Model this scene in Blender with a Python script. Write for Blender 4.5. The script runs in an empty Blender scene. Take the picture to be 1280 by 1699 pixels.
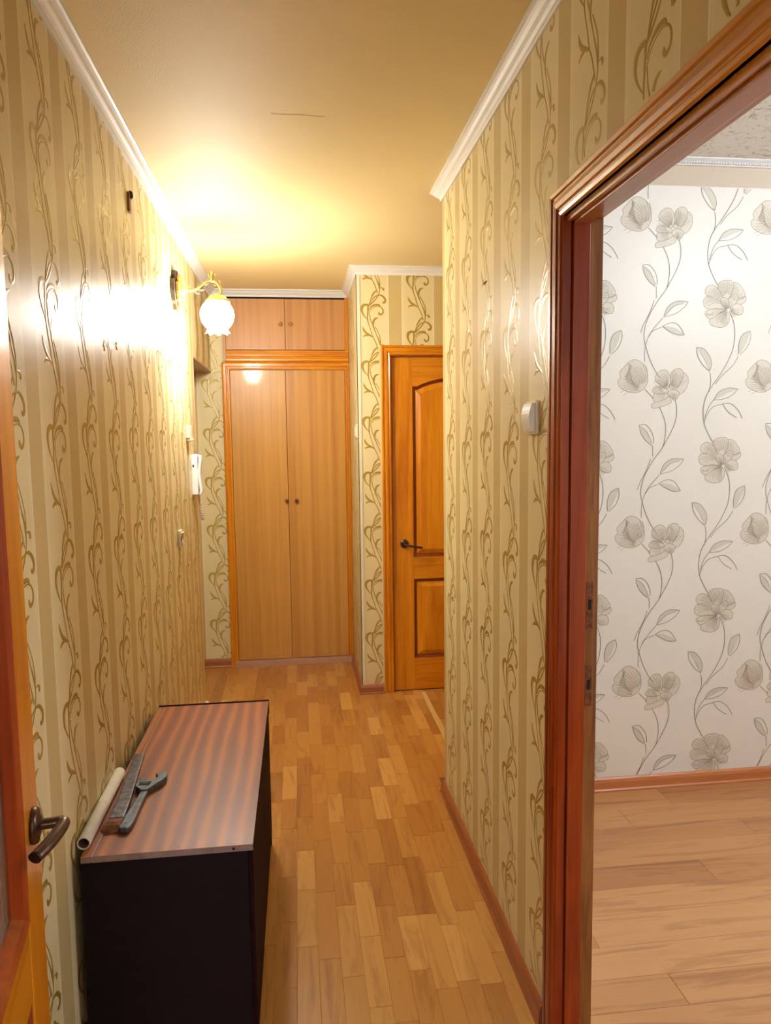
import bpy, bmesh, math, random
from mathutils import Vector, Matrix
random.seed(7)
SC = bpy.context.scene
COL = SC.collection
# ------------------------------------------------------------------ camera
cam_d = bpy.data.cameras.new('camera')
cam = bpy.data.objects.new('camera', cam_d); COL.objects.link(cam)
FPX, YAW, PITCH, ROLL, CH = 1199.0, 0.1208, -0.0965, -0.0125, 1.5059
cam_d.sensor_fit = 'VERTICAL'; cam_d.sensor_height = 24.0
cam_d.lens = FPX / 1699.0 * 24.0
cam_d.clip_start = 0.02
fw = Vector((math.sin(YAW)*math.cos(PITCH), math.cos(YAW)*math.cos(PITCH), math.sin(PITCH)))
rt0 = Vector((math.cos(YAW), -math.sin(YAW), 0)); up0 = rt0.cross(fw)
rt = rt0*math.cos(ROLL) + up0*math.sin(ROLL); up = -rt0*math.sin(ROLL) + up0*math.cos(ROLL)
cam.matrix_world = Matrix((( rt.x, up.x, -fw.x, 0), (rt.y, up.y, -fw.y, 0), (rt.z, up.z, -fw.z, CH), (0, 0, 0, 1)))
SC.camera = cam
# ------------------------------------------------------------------ world, exposure
w = bpy.data.worlds.new('interior'); SC.world = w; w.use_nodes = True
w.node_tree.nodes['Background'].inputs[0].default_value = (1.0, 0.93, 0.85, 1)
w.node_tree.nodes['Background'].inputs[1].default_value = 0.02
SC.view_settings.view_transform = 'Standard'; SC.view_settings.look = 'None'
SC.view_settings.gamma = 1.0; SC.view_settings.use_curve_mapping = False
SC.view_settings.exposure = 0.42
SCONCE_L = 140.0      # emission of the lit globe of the wall lamp
ROOM_L = 94.0        # ceiling globe of the flowered room
FILL_L = 92.0         # added fill lamp, out of view in the room the camera stands in
# ------------------------------------------------------------------ measures
XL, XR, X2 = -0.543, 0.598, 0.36
YC, YB, YP, YE, RW = 2.926, 4.887, 4.211, 4.06, 2.851
H, HR = 2.5, 2.62
# ------------------------------------------------------------------ colour and materials
def lin(r, g, b):
    f = lambda c: (c/255/12.92) if c <= 10 else ((c/255+0.055)/1.055)**2.4
    return (f(r), f(g), f(b), 1.0)
class NT:
    def __init__(s, name):
        s.m = bpy.data.materials.new(name); s.m.use_nodes = True
        s.t = s.m.node_tree; s.b = s.t.nodes['Principled BSDF']; s.tc = None
    def n(s, typ, **kw):
        o = s.t.nodes.new(typ)
        for k, v in kw.items():
            if k.startswith('i_'):
                o.inputs[int(k[2:]) if k[2:].isdigit() else k[2:].replace('_', ' ')].default_value = v
            else: setattr(o, k, v)
        return o
    def l(s, a, b): s.t.links.new(a, b)
    def coord(s, scale=(1, 1, 1), loc=(0, 0, 0)):
        if s.tc is None: s.tc = s.n('ShaderNodeTexCoord')
        mp = s.n('ShaderNodeMapping'); mp.inputs['Scale'].default_value = scale; mp.inputs['Location'].default_value = loc
        s.l(s.tc.outputs['Object'], mp.inputs['Vector']); return mp.outputs[0]
    def noise(s, vec, scale, detail=4, rough=0.55, dist=0.0):
        o = s.n('ShaderNodeTexNoise'); o.inputs['Scale'].default_value = scale; o.inputs['Detail'].default_value = detail
        o.inputs['Roughness'].default_value = rough; o.inputs['Distortion'].default_value = dist
        if vec is not None: s.l(vec, o.inputs['Vector'])
        return o.outputs['Fac']
    def ramp(s, fac, stops):
        r = s.n('ShaderNodeValToRGB'); e = r.color_ramp.elements
        while len(e) < len(stops): e.new(0.5)
        for k, (p, c) in enumerate(stops): e[k].position = p; e[k].color = c
        s.l(fac, r.inputs[0]); return r.outputs[0]
    def math(s, op, a, b=None, clamp=False):
        o = s.n('ShaderNodeMath', operation=op, use_clamp=clamp)
        for k, v in enumerate((a, b)):
            if v is None: continue
            if isinstance(v, (int, float)): o.inputs[k].default_value = v
            else: s.l(v, o.inputs[k])
        return o.outputs[0]
    def mix(s, fac, a, b, mode='MIX'):
        o = s.n('ShaderNodeMix', data_type='RGBA', blend_type=mode)
        for k, v in ((0, fac), (6, a), (7, b)):
            if isinstance(v, (int, float, tuple)): o.inputs[k].default_value = v
            else: s.l(v, o.inputs[k])
        return o.outputs[2]
    def bump(s, h, strength, dist=0.001):
        o = s.n('ShaderNodeBump'); o.inputs['Strength'].default_value = strength; o.inputs['Distance'].default_value = dist
        s.l(h, o.inputs['Height']); s.l(o.outputs[0], s.b.inputs['Normal'])
    def done(s, col=None, rough=0.5, metal=0.0, coat=0.0, spec=0.5, coat_rough=0.08):
        if col is not None:
            if isinstance(col, tuple): s.b.inputs['Base Color'].default_value = col
            else: s.l(col, s.b.inputs['Base Color'])
        if isinstance(rough, (int, float)): s.b.inputs['Roughness'].default_value = rough
        else: s.l(rough, s.b.inputs['Roughness'])
        s.b.inputs['Metallic'].default_value = metal; s.b.inputs['Coat Weight'].default_value = coat
        s.b.inputs['Coat Roughness'].default_value = coat_rough
        s.b.inputs['Specular IOR Level'].default_value = spec
        return s.m
AX = {'x': 0, 'y': 1, 'z': 2}
def wood(name, c1, c2, c3=None, axis='z', scale=14, rough=0.35, coat=0.0, stretch=0.06, bump=0.15, knots=False):
    t = NT(name); sc = [1, 1, 1]; sc[AX[axis]] = stretch
    v = t.coord(tuple(sc))
    n1 = t.noise(v, scale, 5, 0.6, 1.4); n2 = t.noise(v, scale*7, 3, 0.6)
    f = t.math('ADD', t.math('MULTIPLY', n1, 0.72), t.math('MULTIPLY', n2, 0.28))
    col = t.ramp(f, [(0.34, c1), (0.5, c2), (0.68, c3 or c1)])
    t.bump(f, bump, 0.0012)
    return t.done(col, rough, 0, coat)
def laminate(name, c1, c2, c3):
    t = NT(name); b = t.noise(t.coord((1, 1, 0.0)), 16, 2, 0.5); g = t.noise(t.coord((1, 1, 0.03)), 60, 4, 0.6, 0.8)
    st = t.ramp(b, [(0.36, c1), (0.5, c2), (0.64, c3)])
    gr = t.ramp(g, [(0.35, (0.86, 0.82, 0.76, 1)), (0.6, (1, 1, 1, 1))])
    return t.done(t.mix(0.8, st, gr, 'MULTIPLY'), 0.38, 0, 0.12)
def plain(name, c, rough=0.5, metal=0.0, noise=0.06, coat=0.0, scale=30, bump=0.05, spec=0.5):
    t = NT(name); v = t.coord(); n = t.noise(v, scale, 4)
    dk = tuple(x*(1-noise*2) for x in c[:3]) + (1,)
    lt = tuple(min(1, x*(1+noise)) for x in c[:3]) + (1,)
    col = t.ramp(n, [(0.3, dk), (0.7, lt)])
    if bump: t.bump(n, bump, 0.001)
    return t.done(col, rough, metal, coat, spec)
CREAM = lin(231, 217, 172); DARKST = lin(207, 185, 130); LIGHTL = lin(240, 230, 200)
def paper(name, axis, off):
    t = NT(name); v = t.coord()
    s = t.n('ShaderNodeSeparateXYZ'); t.l(v, s.inputs[0])
    c = s.outputs[AX[axis]]
    u = t.math('FRACT', t.math('ADD', t.math('DIVIDE', t.math('SUBTRACT', c, off), 0.265), 100.5))
    d = t.math('MULTIPLY', t.math('ABSOLUTE', t.math('SUBTRACT', u, 0.5)), 0.265)      # distance from the middle of a dark stripe
    dark = t.math('LESS_THAN', d, 0.0375)
    ln = t.math('MULTIPLY', t.math('GREATER_THAN', d, 0.0375), t.math('LESS_THAN', d, 0.043))
    ln2 = t.math('MULTIPLY', t.math('GREATER_THAN', d, 0.049), t.math('LESS_THAN', d, 0.0525))
    lns = t.math('ADD', ln, t.math('MULTIPLY', ln2, 0.6))
    sc = [900, 900, 900]; sc[2] = 40
    fine = t.noise(t.coord((1, 1, 0.05)), 700, 2)
    big = t.noise(v, 3.0, 3)
    a = t.mix(dark, CREAM, DARKST); a = t.mix(lns, a, LIGHTL)
    a = t.mix(t.math('MULTIPLY', fine, 0.10), a, lin(150, 125, 80))
    a = t.mix(t.math('MULTIPLY', big, 0.10), a, lin(190, 170, 130))
    h = t.math('ADD', t.math('MULTIPLY', fine, 0.35), t.math('ADD', t.math('MULTIPLY', lns, 0.6), t.math('MULTIPLY', big, 6.0)))
    t.bump(h, 0.32, 0.0012)
    return t.done(a, 0.38, 0, 0, 0.27)
M = {}
M['paper_left'] = paper('striped_wallpaper_left', 'y', 1.60)
M['paper_right'] = paper('striped_wallpaper_right', 'y', 1.862)
M['paper_far'] = paper('striped_wallpaper_far', 'x', 0.582)
M['paper_back'] = paper('striped_wallpaper_back', 'x', -0.6775)
M['paper_side'] = paper('striped_wallpaper_side', 'y', 4.33)
M['gold'] = NT('gold_scroll_print').done(lin(172, 142, 58), 0.28, 0.15)
M['gold_pale'] = NT('pale_gold_scroll_print').done(lin(182, 158, 78), 0.3, 0.1)
def ceiling_mat():
    t = NT('cream_ceiling_paper'); v = t.coord()
    n = t.noise(v, 260, 3); b = t.noise(v, 2.0, 3)
    col = t.mix(t.math('MULTIPLY', b, 0.35), lin(238, 219, 166), lin(231, 210, 152))
    t.bump(n, 0.55, 0.0012)
    return t.done(col, 0.62)
M['ceiling'] = ceiling_mat()
def fleck_mat():
    t = NT('flecked_white_ceiling'); v = t.coord((1, 1, 1))
    n = t.noise(v, 16, 5, 0.7, 2.5)
    col = t.ramp(n, [(0.36, lin(176, 156, 134)), (0.44, lin(226, 221, 208)), (0.7, lin(234, 230, 220))])
    t.bump(n, 0.5, 0.004); return t.done(col, 0.7)
M['fleck'] = fleck_mat()
M['room_paper'] = plain('white_flower_wallpaper', lin(233, 228, 218), 0.42, 0, 0.01, 0, 120, 0.1)
M['petal'] = plain('grey_beige_petal_print', lin(220, 212, 197), 0.5, 0, 0.05, 0, 160, 0)
M['leaf'] = plain('grey_green_leaf_print', lin(211, 207, 192), 0.5, 0, 0.03, 0, 160, 0)
M['ink'] = NT('grey_line_print').done(lin(132, 122, 108), 0.5)
M['ink_light'] = NT('fine_line_print').done(lin(166, 153, 133), 0.5)
M['ink_mid'] = NT('petal_edge_print').done(lin(142, 130, 110), 0.5)
M['frieze'] = plain('beige_frieze', lin(208, 192, 172), 0.7, 0, 0.05, 0, 200, 0.3)
M['white'] = plain('white_foam_cornice', lin(232, 230, 228), 0.45, 0, 0.01)
M['cornerstrip'] = plain('pale_corner_strip', lin(226, 220, 198), 0.5, 0, 0.02)
M['plastic'] = plain('white_plastic', lin(236, 238, 238), 0.3, 0, 0.005, 0, 30, 0)
M['cream_plastic'] = plain('cream_plastic', lin(226, 216, 190), 0.32, 0, 0.02, 0, 30, 0)
M['dark_slot'] = NT('dark_gap').done(lin(28, 12, 8), 0.8)
ORG = (lin(184, 101, 6), lin(210, 130, 12), lin(224, 150, 26))
M['pine_z'] = wood('orange_varnished_pine_upright', *ORG, axis='z', scale=16, rough=0.32, coat=0.3)
M['pine_x'] = wood('orange_varnished_pine_across', *ORG, axis='x', scale=16, rough=0.32, coat=0.3)
RED = (lin(112, 32, 5), lin(146, 54, 10), lin(170, 76, 18))
M['red_z'] = wood('red_brown_varnished_wood_upright', *RED, axis='z', scale=15, rough=0.3, coat=0.35)
M['red_y'] = wood('amber_varnished_wood_along', lin(170, 98, 16), lin(198, 126, 28), lin(210, 140, 42), axis='y', scale=15, rough=0.28, coat=0.6)
M['groove'] = wood('dark_stained_groove', lin(112, 36, 4), lin(136, 52, 8), None, axis='z', scale=15, rough=0.4, coat=0.2)
M['raw_z'] = wood('worn_bare_wood', lin(96, 52, 20), lin(140, 88, 40), lin(168, 116, 62), axis='z', scale=22, rough=0.5, coat=0.1, bump=0.5)
M['jamb_y'] = wood('pinkish_varnished_soffit', lin(172, 106, 40), lin(190, 122, 52), lin(196, 128, 58), axis='y', scale=8, rough=0.3, coat=0.4)
M['lam'] = laminate('light_wood_laminate', lin(188, 132, 58), lin(205, 152, 74), lin(196, 141, 65))
M['lam_pink'] = laminate('pinkish_wood_laminate', lin(184, 130, 80), lin(200, 146, 92), lin(192, 138, 86))
M['sill'] = wood('pinkish_sill_board', lin(176, 134, 112), lin(190, 148, 124), None, axis='x', scale=12, rough=0.35)
M['base'] = wood('brown_plastic_baseboard', lin(150, 84, 46), lin(164, 96, 54), None, axis='y', scale=9, rough=0.35, bump=0.05)
M['baseor'] = wood('orange_brown_baseboard', lin(180, 106, 60), lin(192, 118, 68), None, axis='x', scale=9, rough=0.35, bump=0.05)
def floor_mat(name, axis, stops, nscale, rough, dark=(206, 190, 172)):
    t = NT(name); oi = t.n('ShaderNodeObjectInfo')
    st = [1, 1, 1]; st[AX[axis]] = 0.10
    mp = t.n('ShaderNodeMapping'); mp.inputs['Scale'].default_value = st
    if t.tc is None: t.tc = t.n('ShaderNodeTexCoord')
    ad = t.n('ShaderNodeVectorMath', operation='ADD')
    cb = t.n('ShaderNodeCombineXYZ')
    for k in range(3): t.l(t.math('MULTIPLY', oi.outputs['Random'], 37.0+k*11), cb.inputs[k])
    t.l(t.tc.outputs['Object'], mp.inputs['Vector']); t.l(mp.outputs[0], ad.inputs[0]); t.l(cb.outputs[0], ad.inputs[1])
    n = t.noise(ad.outputs[0], nscale, 5, 0.6, 1.6)
    base = t.ramp(oi.outputs['Random'], stops)
    grain = t.ramp(n, [(0.32, lin(*dark)), (0.5, (1, 1, 1, 1)), (0.7, lin(246, 240, 232))])
    col = t.mix(0.75, base, grain, 'MULTIPLY')
    return t.done(col, rough, 0, 0.12, 0.5, 0.2)
M['stave'] = floor_mat('oak_stave_floor', 'y', [(0.0, lin(170, 114, 52)), (0.35, lin(188, 130, 62)), (0.7, lin(194, 140, 68)), (1.0, lin(216, 164, 92))], 20, 0.34)
M['roomplank'] = floor_mat('grey_brown_plank_floor', 'x', [(0.0, lin(182, 126, 80)), (0.5, lin(198, 142, 92)), (1.0, lin(212, 158, 106))], 14, 0.40, (200, 182, 164))
M['floor_base'] = NT('floor_underlay').done(lin(122, 80, 40), 0.8)
def sapele():
    t = NT('striped_sapele_veneer'); v = t.coord((1, 0.14, 1))
    wv = t.n('ShaderNodeTexWave', bands_direction='X'); t.l(v, wv.inputs['Vector'])
    wv.inputs['Scale'].default_value = 7.0; wv.inputs['Distortion'].default_value = 3.2
    wv.inputs['Detail'].default_value = 2.0; wv.inputs['Detail Scale'].default_value = 1.6
    n = t.noise(t.coord((1, 0.05, 1)), 90, 4)
    f = t.math('ADD', t.math('MULTIPLY', wv.outputs['Fac'], 0.75), t.math('MULTIPLY', n, 0.25))
    col = t.ramp(f, [(0.1, lin(124, 70, 52)), (0.5, lin(142, 82, 56)), (0.85, lin(170, 102, 56))])
    t.bump(n, 0.06, 0.001)
    return t.done(col, 0.42, 0, 0.12, 0.5, 0.3)
M['sapele'] = sapele()
M['cab_dark'] = plain('black_brown_panel', lin(20, 11, 20), 0.6, 0, 0.15, spec=0.2)
M['cab_front'] = plain('black_red_front', lin(36, 10, 12), 0.85, 0, 0.15, spec=0.12)
M['cab_edge'] = plain('raw_grey_edge', lin(150, 128, 124), 0.6, 0, 0.15)
M['steel'] = plain('dark_worn_steel', lin(104, 102, 106), 0.42, 0.75, 0.3, 0, 60, 0.2)
M['steel_blue'] = plain('blue_grey_forged_steel', lin(112, 124, 136), 0.32, 0.8, 0.15, 0, 80, 0.1)
M['rust'] = plain('rusty_steel', lin(128, 82, 54), 0.6, 0.4, 0.3, 0, 90, 0.4)
M['bronze'] = plain('dark_bronze', lin(92, 70, 58), 0.3, 0.85, 0.15, 0, 60, 0.05)
M['brass'] = plain('polished_brass', lin(232, 214, 150), 0.25, 0.8, 0.1, 0, 60, 0.05)
M['lampwood'] = wood('orange_lamp_wood', lin(186, 116, 40), lin(220, 152, 60), None, axis='z', scale=24, rough=0.3, coat=0.5)
M['unlit_plate_peg'] = plain('unlit_plate_and_dark_peg', lin(60, 46, 32), 0.4, 0, 0.2)  # peg's own brown; on the lamp plate it paints the unlit side
M['brown'] = plain('old_brown_wood', lin(146, 102, 60), 0.6, 0, 0.3, 0, 120, 0.3)
M['stick'] = wood('pale_wood_strip', lin(206, 168, 104), lin(224, 188, 124), None, axis='y', scale=16, rough=0.4)
M['tube'] = plain('white_cardboard_tube', lin(246, 242, 234), 0.35, 0, 0.03, 0, 40, 0.03)
M['tube_in'] = plain('brown_tube_inside', lin(128, 96, 78), 0.7, 0, 0.1)
M['pinkcord'] = plain('pinkish_white_cord', lin(226, 206, 200), 0.45, 0, 0.08, 0, 200, 0)
def glass():
    t = NT('ribbed_pane_glass'); n = t.noise(t.coord(), 60, 2); t.bump(n, 0.3, 0.002)
    t.b.inputs['Transmission Weight'].default_value = 0.9
    return t.done(lin(214, 216, 206), 0.12)
M['glass'] = glass()
def glow(name, c, s):
    t = NT(name); t.b.inputs['Emission Color'].default_value = c; t.b.inputs['Emission Strength'].default_value = s
    return t.done((0.9, 0.9, 0.88, 1), 0.3)
M['globe'] = glow('lit_opal_glass', (0.98, 0.96, 0.89, 1), SCONCE_L)
M['globe_room'] = glow('lit_ceiling_globe', (0.90, 0.97, 1.06, 1), ROOM_L)
M['globe_fill'] = glow('added_fill_globe', (0.95, 0.95, 1.0, 1), FILL_L)
# ------------------------------------------------------------------ mesh helpers
class MB:
    def __init__(s): s.v = []; s.f = []; s.mi = []; s.sm = []
    def add(s, vs, fs, mi=0, smooth=False):
        o = len(s.v); s.v += [tuple(p) for p in vs]
        for f in fs: s.f.append(tuple(o+i for i in f)); s.mi.append(mi); s.sm.append(smooth)
        return s
    def box(s, x0, x1, y0, y1, z0, z1, mi=0, faces=None):
        vs = [(x, y, z) for x in (x0, x1) for y in (y0, y1) for z in (z0, z1)]
        fs = {'-x': (0, 1, 3, 2), '+x': (4, 6, 7, 5), '-y': (0, 4, 5, 1), '+y': (2, 3, 7, 6), '-z': (0, 2, 6, 4), '+z': (1, 5, 7, 3)}
        if isinstance(mi, dict):
            for k, f in fs.items(): s.add(vs, [f], mi.get(k, mi.get('', 0)))
        else: s.add(vs, list(fs.values()), mi)
        return s
    def rings(s, rings, mi=0, smooth=True, cap=True, close=True):
        n = len(rings[0]); vs = [p for r in rings for p in r]; fs = []
        for a in range(len(rings)-1):
            for k in range(n if close else n-1):
                fs.append((a*n+k, a*n+(k+1) % n, (a+1)*n+(k+1) % n, (a+1)*n+k))
        s.add(vs, fs, mi, smooth)
        if cap and close:
            s.add(rings[0], [tuple(range(n))[::-1]], mi); s.add(rings[-1], [tuple(range(n))], mi)
        return s
    def tube(s, pts, rad, n=10, mi=0, cap=True, flat=1.0):
        pts = [Vector(p) for p in pts]; R = []
        if isinstance(rad, (int, float)): rad = [rad]*len(pts)
        ref = None
        for k, p in enumerate(pts):
            d = (pts[min(k+1, len(pts)-1)] - pts[max(k-1, 0)]).normalized()
            if ref is None: ref = Vector((0, 0, 1)) if abs(d.z) < 0.9 else Vector((1, 0, 0))
            a = d.cross(ref).normalized(); b = a.cross(d).normalized(); ref = b
            R.append([p + a*math.cos(t)*rad[k] + b*math.sin(t)*rad[k]*flat for t in [2*math.pi*j/n for j in range(n)]])
        return s.rings(R, mi, True, cap)
    def lathe(s, prof, org, axis=(0, 0, 1), n=24, mi=0, cap=True):
        a = Vector(axis).normalized(); u = a.orthogonal().normalized(); v = a.cross(u); org = Vector(org)
        R = [[org + a*h + (u*math.cos(2*math.pi*k/n) + v*math.sin(2*math.pi*k/n))*max(r, 1e-5) for k in range(n)] for r, h in prof]
        return s.rings(R, mi, True, cap)
    def prism(s, poly, m, d0, d1, mi=0):
        """poly (u,v) extruded between depths d0,d1; m(u,v,d) -> xyz"""
        n = len(poly); A = [m(u, v, d0) for u, v in poly]; B = [m(u, v, d1) for u, v in poly]
        s.add(A+B, [tuple(range(n))[::-1], tuple(range(n, 2*n))] + [(k, (k+1) % n, n+(k+1) % n, n+k) for k in range(n)], mi)
        return s
    def tf(s, f): s.v = [tuple(f(*p)) for p in s.v]; return s
    def build(s, name, mats, parent=None, bevel=0, keep=False, fix=True):
        me = bpy.data.meshes.new(name); me.from_pydata(s.v, [], s.f)
        if not isinstance(mats, (list, tuple)): mats = [mats]
        for m in mats: me.materials.append(M[m] if isinstance(m, str) else m)
        me.polygons.foreach_set('material_index', s.mi); me.polygons.foreach_set('use_smooth', s.sm)
        if fix:
            bm = bmesh.new(); bm.from_mesh(me)
            bmesh.ops.remove_doubles(bm, verts=bm.verts, dist=1e-6)
            bmesh.ops.recalc_face_normals(bm, faces=bm.faces); bm.to_mesh(me); bm.free()
        me.update()
        o = bpy.data.objects.new(name, me); COL.objects.link(o)
        if parent is not None:
            o.parent = parent
            if not keep: o.matrix_parent_inverse = parent.matrix_basis.inverted()
        if bevel:
            b = o.modifiers.new('bevel', 'BEVEL'); b.width = bevel; b.segments = 2; b.limit_method = 'ANGLE'; b.angle_limit = math.radians(50)
        return o
def tag(o, label, cat=None, group=None, kind=None):
    o['label'] = label
    if cat: o['category'] = cat
    if group: o['group'] = group
    if kind: o['kind'] = kind
    return o
def struct(o, label, cat): return tag(o, label, cat, None, 'structure')
def empty(name, loc, rz=0.0):
    o = bpy.data.objects.new(name, None); COL.objects.link(o); o.location = loc; o.rotation_euler = (0, 0, rz)
    o.empty_display_size = 0.1; return o
def cat_rom(pts, n=5):
    P = [pts[0]] + list(pts) + [pts[-1]]; out = []
    for k in range(1, len(P)-2):
        a, b, c, d = P[k-1], P[k], P[k+1], P[k+2]
        for j in range(n):
            t = j/n
            out.append(tuple(0.5*((2*b[q]) + (-a[q]+c[q])*t + (2*a[q]-5*b[q]+4*c[q]-d[q])*t*t + (-a[q]+3*b[q]-3*c[q]+d[q])*t**3) for q in range(len(b))))
    out.append(tuple(P[-2])); return out
def ribbon(pts, m, h_edge, h_mid, add):
    """embossed strip of varying width; pts (u,v,w) in metres; m(u,v,h)->xyz; add(quad points)"""
    L = []
    for k, (u, v, wd) in enumerate(pts):
        a = pts[max(k-1, 0)]; b = pts[min(k+1, len(pts)-1)]
        dx, dy = b[0]-a[0], b[1]-a[1]; ln = math.hypot(dx, dy) or 1
        nx, ny = -dy/ln*wd/2, dx/ln*wd/2
        L.append(((u+nx, v+ny), (u, v), (u-nx, v-ny)))
    vs = []; fs = []
    for a, c, b in L:
        vs += [m(a[0], a[1], h_edge), m(c[0], c[1], h_mid), m(b[0], b[1], h_edge)]
    for k in range(len(L)-1):
        i = k*3; fs += [(i, i+1, i+4, i+3), (i+1, i+2, i+5, i+4)]
    add(vs, fs)
# gold scroll motif of the hall paper (u right, v up, metres; one repeat is 0.32 high)
S = 0.32/815
VINE_RAW = [
 [(850,92,26),(845,200,20),(838,290,17),(852,360,11),(880,440,10),(910,540,10),(950,620,11),(975,690,12),(990,740,12)],
 [(866,200,9),(882,300,12),(915,375,16),(936,440,14),(968,520,9),(998,590,18),(1016,640,22),(1020,700,12),(1003,765,14),(960,830,15),(905,885,16),(862,915,24)],
 [(948,405,9),(990,480,9),(1014,540,10),(1026,600,11),(1026,650,12)],
 [(978,700,13),(932,745,22),(902,800,17),(880,860,10),(866,905,16)],
 [(1000,770,12),(950,792,16),(908,840,13),(878,890,12)],
 [(852,96,26),(805,92,30),(766,118,38),(756,172,30),(775,225,19),(808,270,12),(838,302,8)],
 [(864,170,7),(885,130,14),(922,104,23),(970,92,26),(1012,96,22),(1026,114,9)],
 [(868,196,7),(900,150,8),(950,122,8),(1000,114,9),(1045,130,12),(1068,170,17),(1062,212,20),(1030,232,22),(1010,214,24),(1012,196,12)],
 [(925,425,14),(918,370,25),(930,320,27),(955,290,24),(996,276,6)],
 [(765,405,5),(780,450,24),(815,495,27),(862,524,24),(912,552,10)],
 [(773,552,12),(800,532,20),(850,530,14)],
 [(1020,672,8),(1050,664,10),(1076,680,24),(1074,704,20)],
 [(1000,772,10),(1040,770,18),(1080,795,25),(1104,835,27),(1096,868,28),(1072,878,20),(1064,860,10)],
]
VINE = [cat_rom([((x-900)*S, -(y-90)*S, w_*S*1.12) for x, y, w_ in st], 4) for st in VINE_RAW]
def scrolls(mb, m, cols, z0, z1, phases, mi, inside=None):
    for k, u0 in enumerate(cols):
        ph = phases[k % len(phases)]; z = math.floor(z0/0.32)*0.32 + ph - 0.32
        while z < z1 + 0.34:
            for st in VINE:
                def add(vs, fs, u0=u0, z=z):
                    keep = []
                    for f in fs:
                        cu = sum(UV[i][0] for i in f)/len(f); cv = sum(UV[i][1] for i in f)/len(f)
                        if z0 < cv < z1 and (inside is None or inside(cu, cv)): keep.append(f)
                    if keep: mb.add(vs, keep, mi, True)
                UV = []
                def mm(u, v, h, u0=u0, z=z):
                    UV.append((u0+u, z+v)); return m(u0+u, z+v, h)
                ribbon(st, mm, 0.0001, 0.0008, add)
            z += 0.32
def molding(path, prof, z0, name, mat, parent=None, kind='structure', label='', cat=''):
    """profile (out, up) swept along a plan path with mitred corners; the room lies to the right of travel"""
    P = [Vector((a, b)) for a, b in path]; R = []
    for k, p in enumerate(P):
        ns = []
        if k > 0: d = (p-P[k-1]).normalized(); ns.append(Vector((d.y, -d.x)))
        if k < len(P)-1: d = (P[k+1]-p).normalized(); ns.append(Vector((d.y, -d.x)))
        nn = ns[0] if len(ns) == 1 else (ns[0]+ns[1])/(1+ns[0].dot(ns[1]))
        R.append([(p.x+nn.x*o, p.y+nn.y*o, z0+u) for o, u in prof])
    o = MB().rings(R, 0, False, True).build(name, mat, parent)
    if parent is None: struct(o, label, cat)
    return o
def casing(parent, m, u0, u1, zt, prof, mats, z_base=0.0, names=('casing_post', 'casing_head')):
    """architrave around an opening; profile (a outward, b proud); m(u,z,d)->xyz"""
    def piece(P, Q, nm, mt):
        A = [m(*P(a), b) for a, b in prof]; B = [m(*Q(a), b) for a, b in prof]
        MB().rings([A, B], 0, False, True).build(nm, mt, parent)
    piece(lambda a: (u0-a, z_base), lambda a: (u0-a, zt+a), names[0], mats[0])
    piece(lambda a: (u0-a, zt+a), lambda a: (u1+a, zt+a), names[1], mats[1])
    piece(lambda a: (u1+a, zt+a), lambda a: (u1+a, z_base), names[0], mats[0])
def panel_rings(outline, insets):
    """inset copies of a closed outline (u,v) with depths; outline counter-clockwise"""
    n = len(outline); out = []
    for ins, d in insets:
        r = []
        for k in range(n):
            a, b, c = Vector(outline[k-1]), Vector(outline[k]), Vector(outline[(k+1) % n])
            e1 = (b-a).normalized(); e2 = (c-b).normalized()
            n1 = Vector((-e1.y, e1.x)); n2 = Vector((-e2.y, e2.x))
            q = b + (n1+n2)/(1+n1.dot(n2))*ins; r.append((q.x, q.y, d))
        out.append(r)
    return out
# ------------------------------------------------------------------ floors
fl = MB(); fl.box(-0.85, 1.75, -3.2, 4.95, -0.06, -0.0015)
hall_floor = struct(fl.build('floor', 'floor_base'), 'hall floor of narrow short golden oak staves running down the corridor', 'floor')
SW = 0.0635; lens = [0.24, 0.28, 0.32]
protos = {}
def stave(x, y0, y1, x1):
    key = (round(y1-y0, 3), round(x1-x, 3))
    if key not in protos:
        mb = MB(); g = 0.0004; b = 0.0006; wx, ly = key
        wx, ly = key[1], key[0]
        top = [(g+b, g+b, 0), (wx-g-b, g+b, 0), (wx-g-b, ly-g-b, 0), (g+b, ly-g-b, 0)]
        mid = [(g, g, -b), (wx-g, g, -b), (wx-g, ly-g, -b), (g, ly-g, -b)]
        low = [(a, c, -0.0014) for a, c, _ in mid]
        mb.add(top+mid+low, [(0, 1, 2, 3)] + [(i+4, (i+1) % 4+4, (i+1) % 4, i) for i in range(4)] + [(i+8, (i+1) % 4+8, (i+1) % 4+4, i+4) for i in range(4)])
        protos[key] = mb.build('plank', 'stave', hall_floor).data; o = bpy.data.objects['plank'] if len(protos) == 1 else COL.objects[-1]
        o.location = (x, y0, 0); return
    o = bpy.data.objects.new('plank', protos[key]); COL.objects.link(o); o.parent = hall_floor; o.location = (x, y0, 0)
def in_hall(x, y):
    if y > YP+0.01 and x > X2: return False
    if y < YC and x > XR: return False
    return True
row = 0; x = XL; rest = []
while x < 1.0:
    y = 1.55 + random.choice([0.0, 0.06, 0.12, 0.18, 0.24])
    rest.append((x, 0.2, y, min(x+SW, XR)))
    while y < YB:
        ln = random.choice(lens); y1 = min(y+ln, YB)
        xa, xb = x, x+SW
        if y < YC and xb > XR: xb = XR
        if xb-xa > 0.01 and in_hall(xa+0.01, y) and y1-y > 0.02:
            if (xb-0.01 > X2) and y1 > YP and y < YP+0.02: y1c = YP+0.02
            else: y1c = y1
            if y1c-y > 0.02: stave(xa, y, y1c, xb)
        y = y1
    x += SW; row += 1
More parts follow.
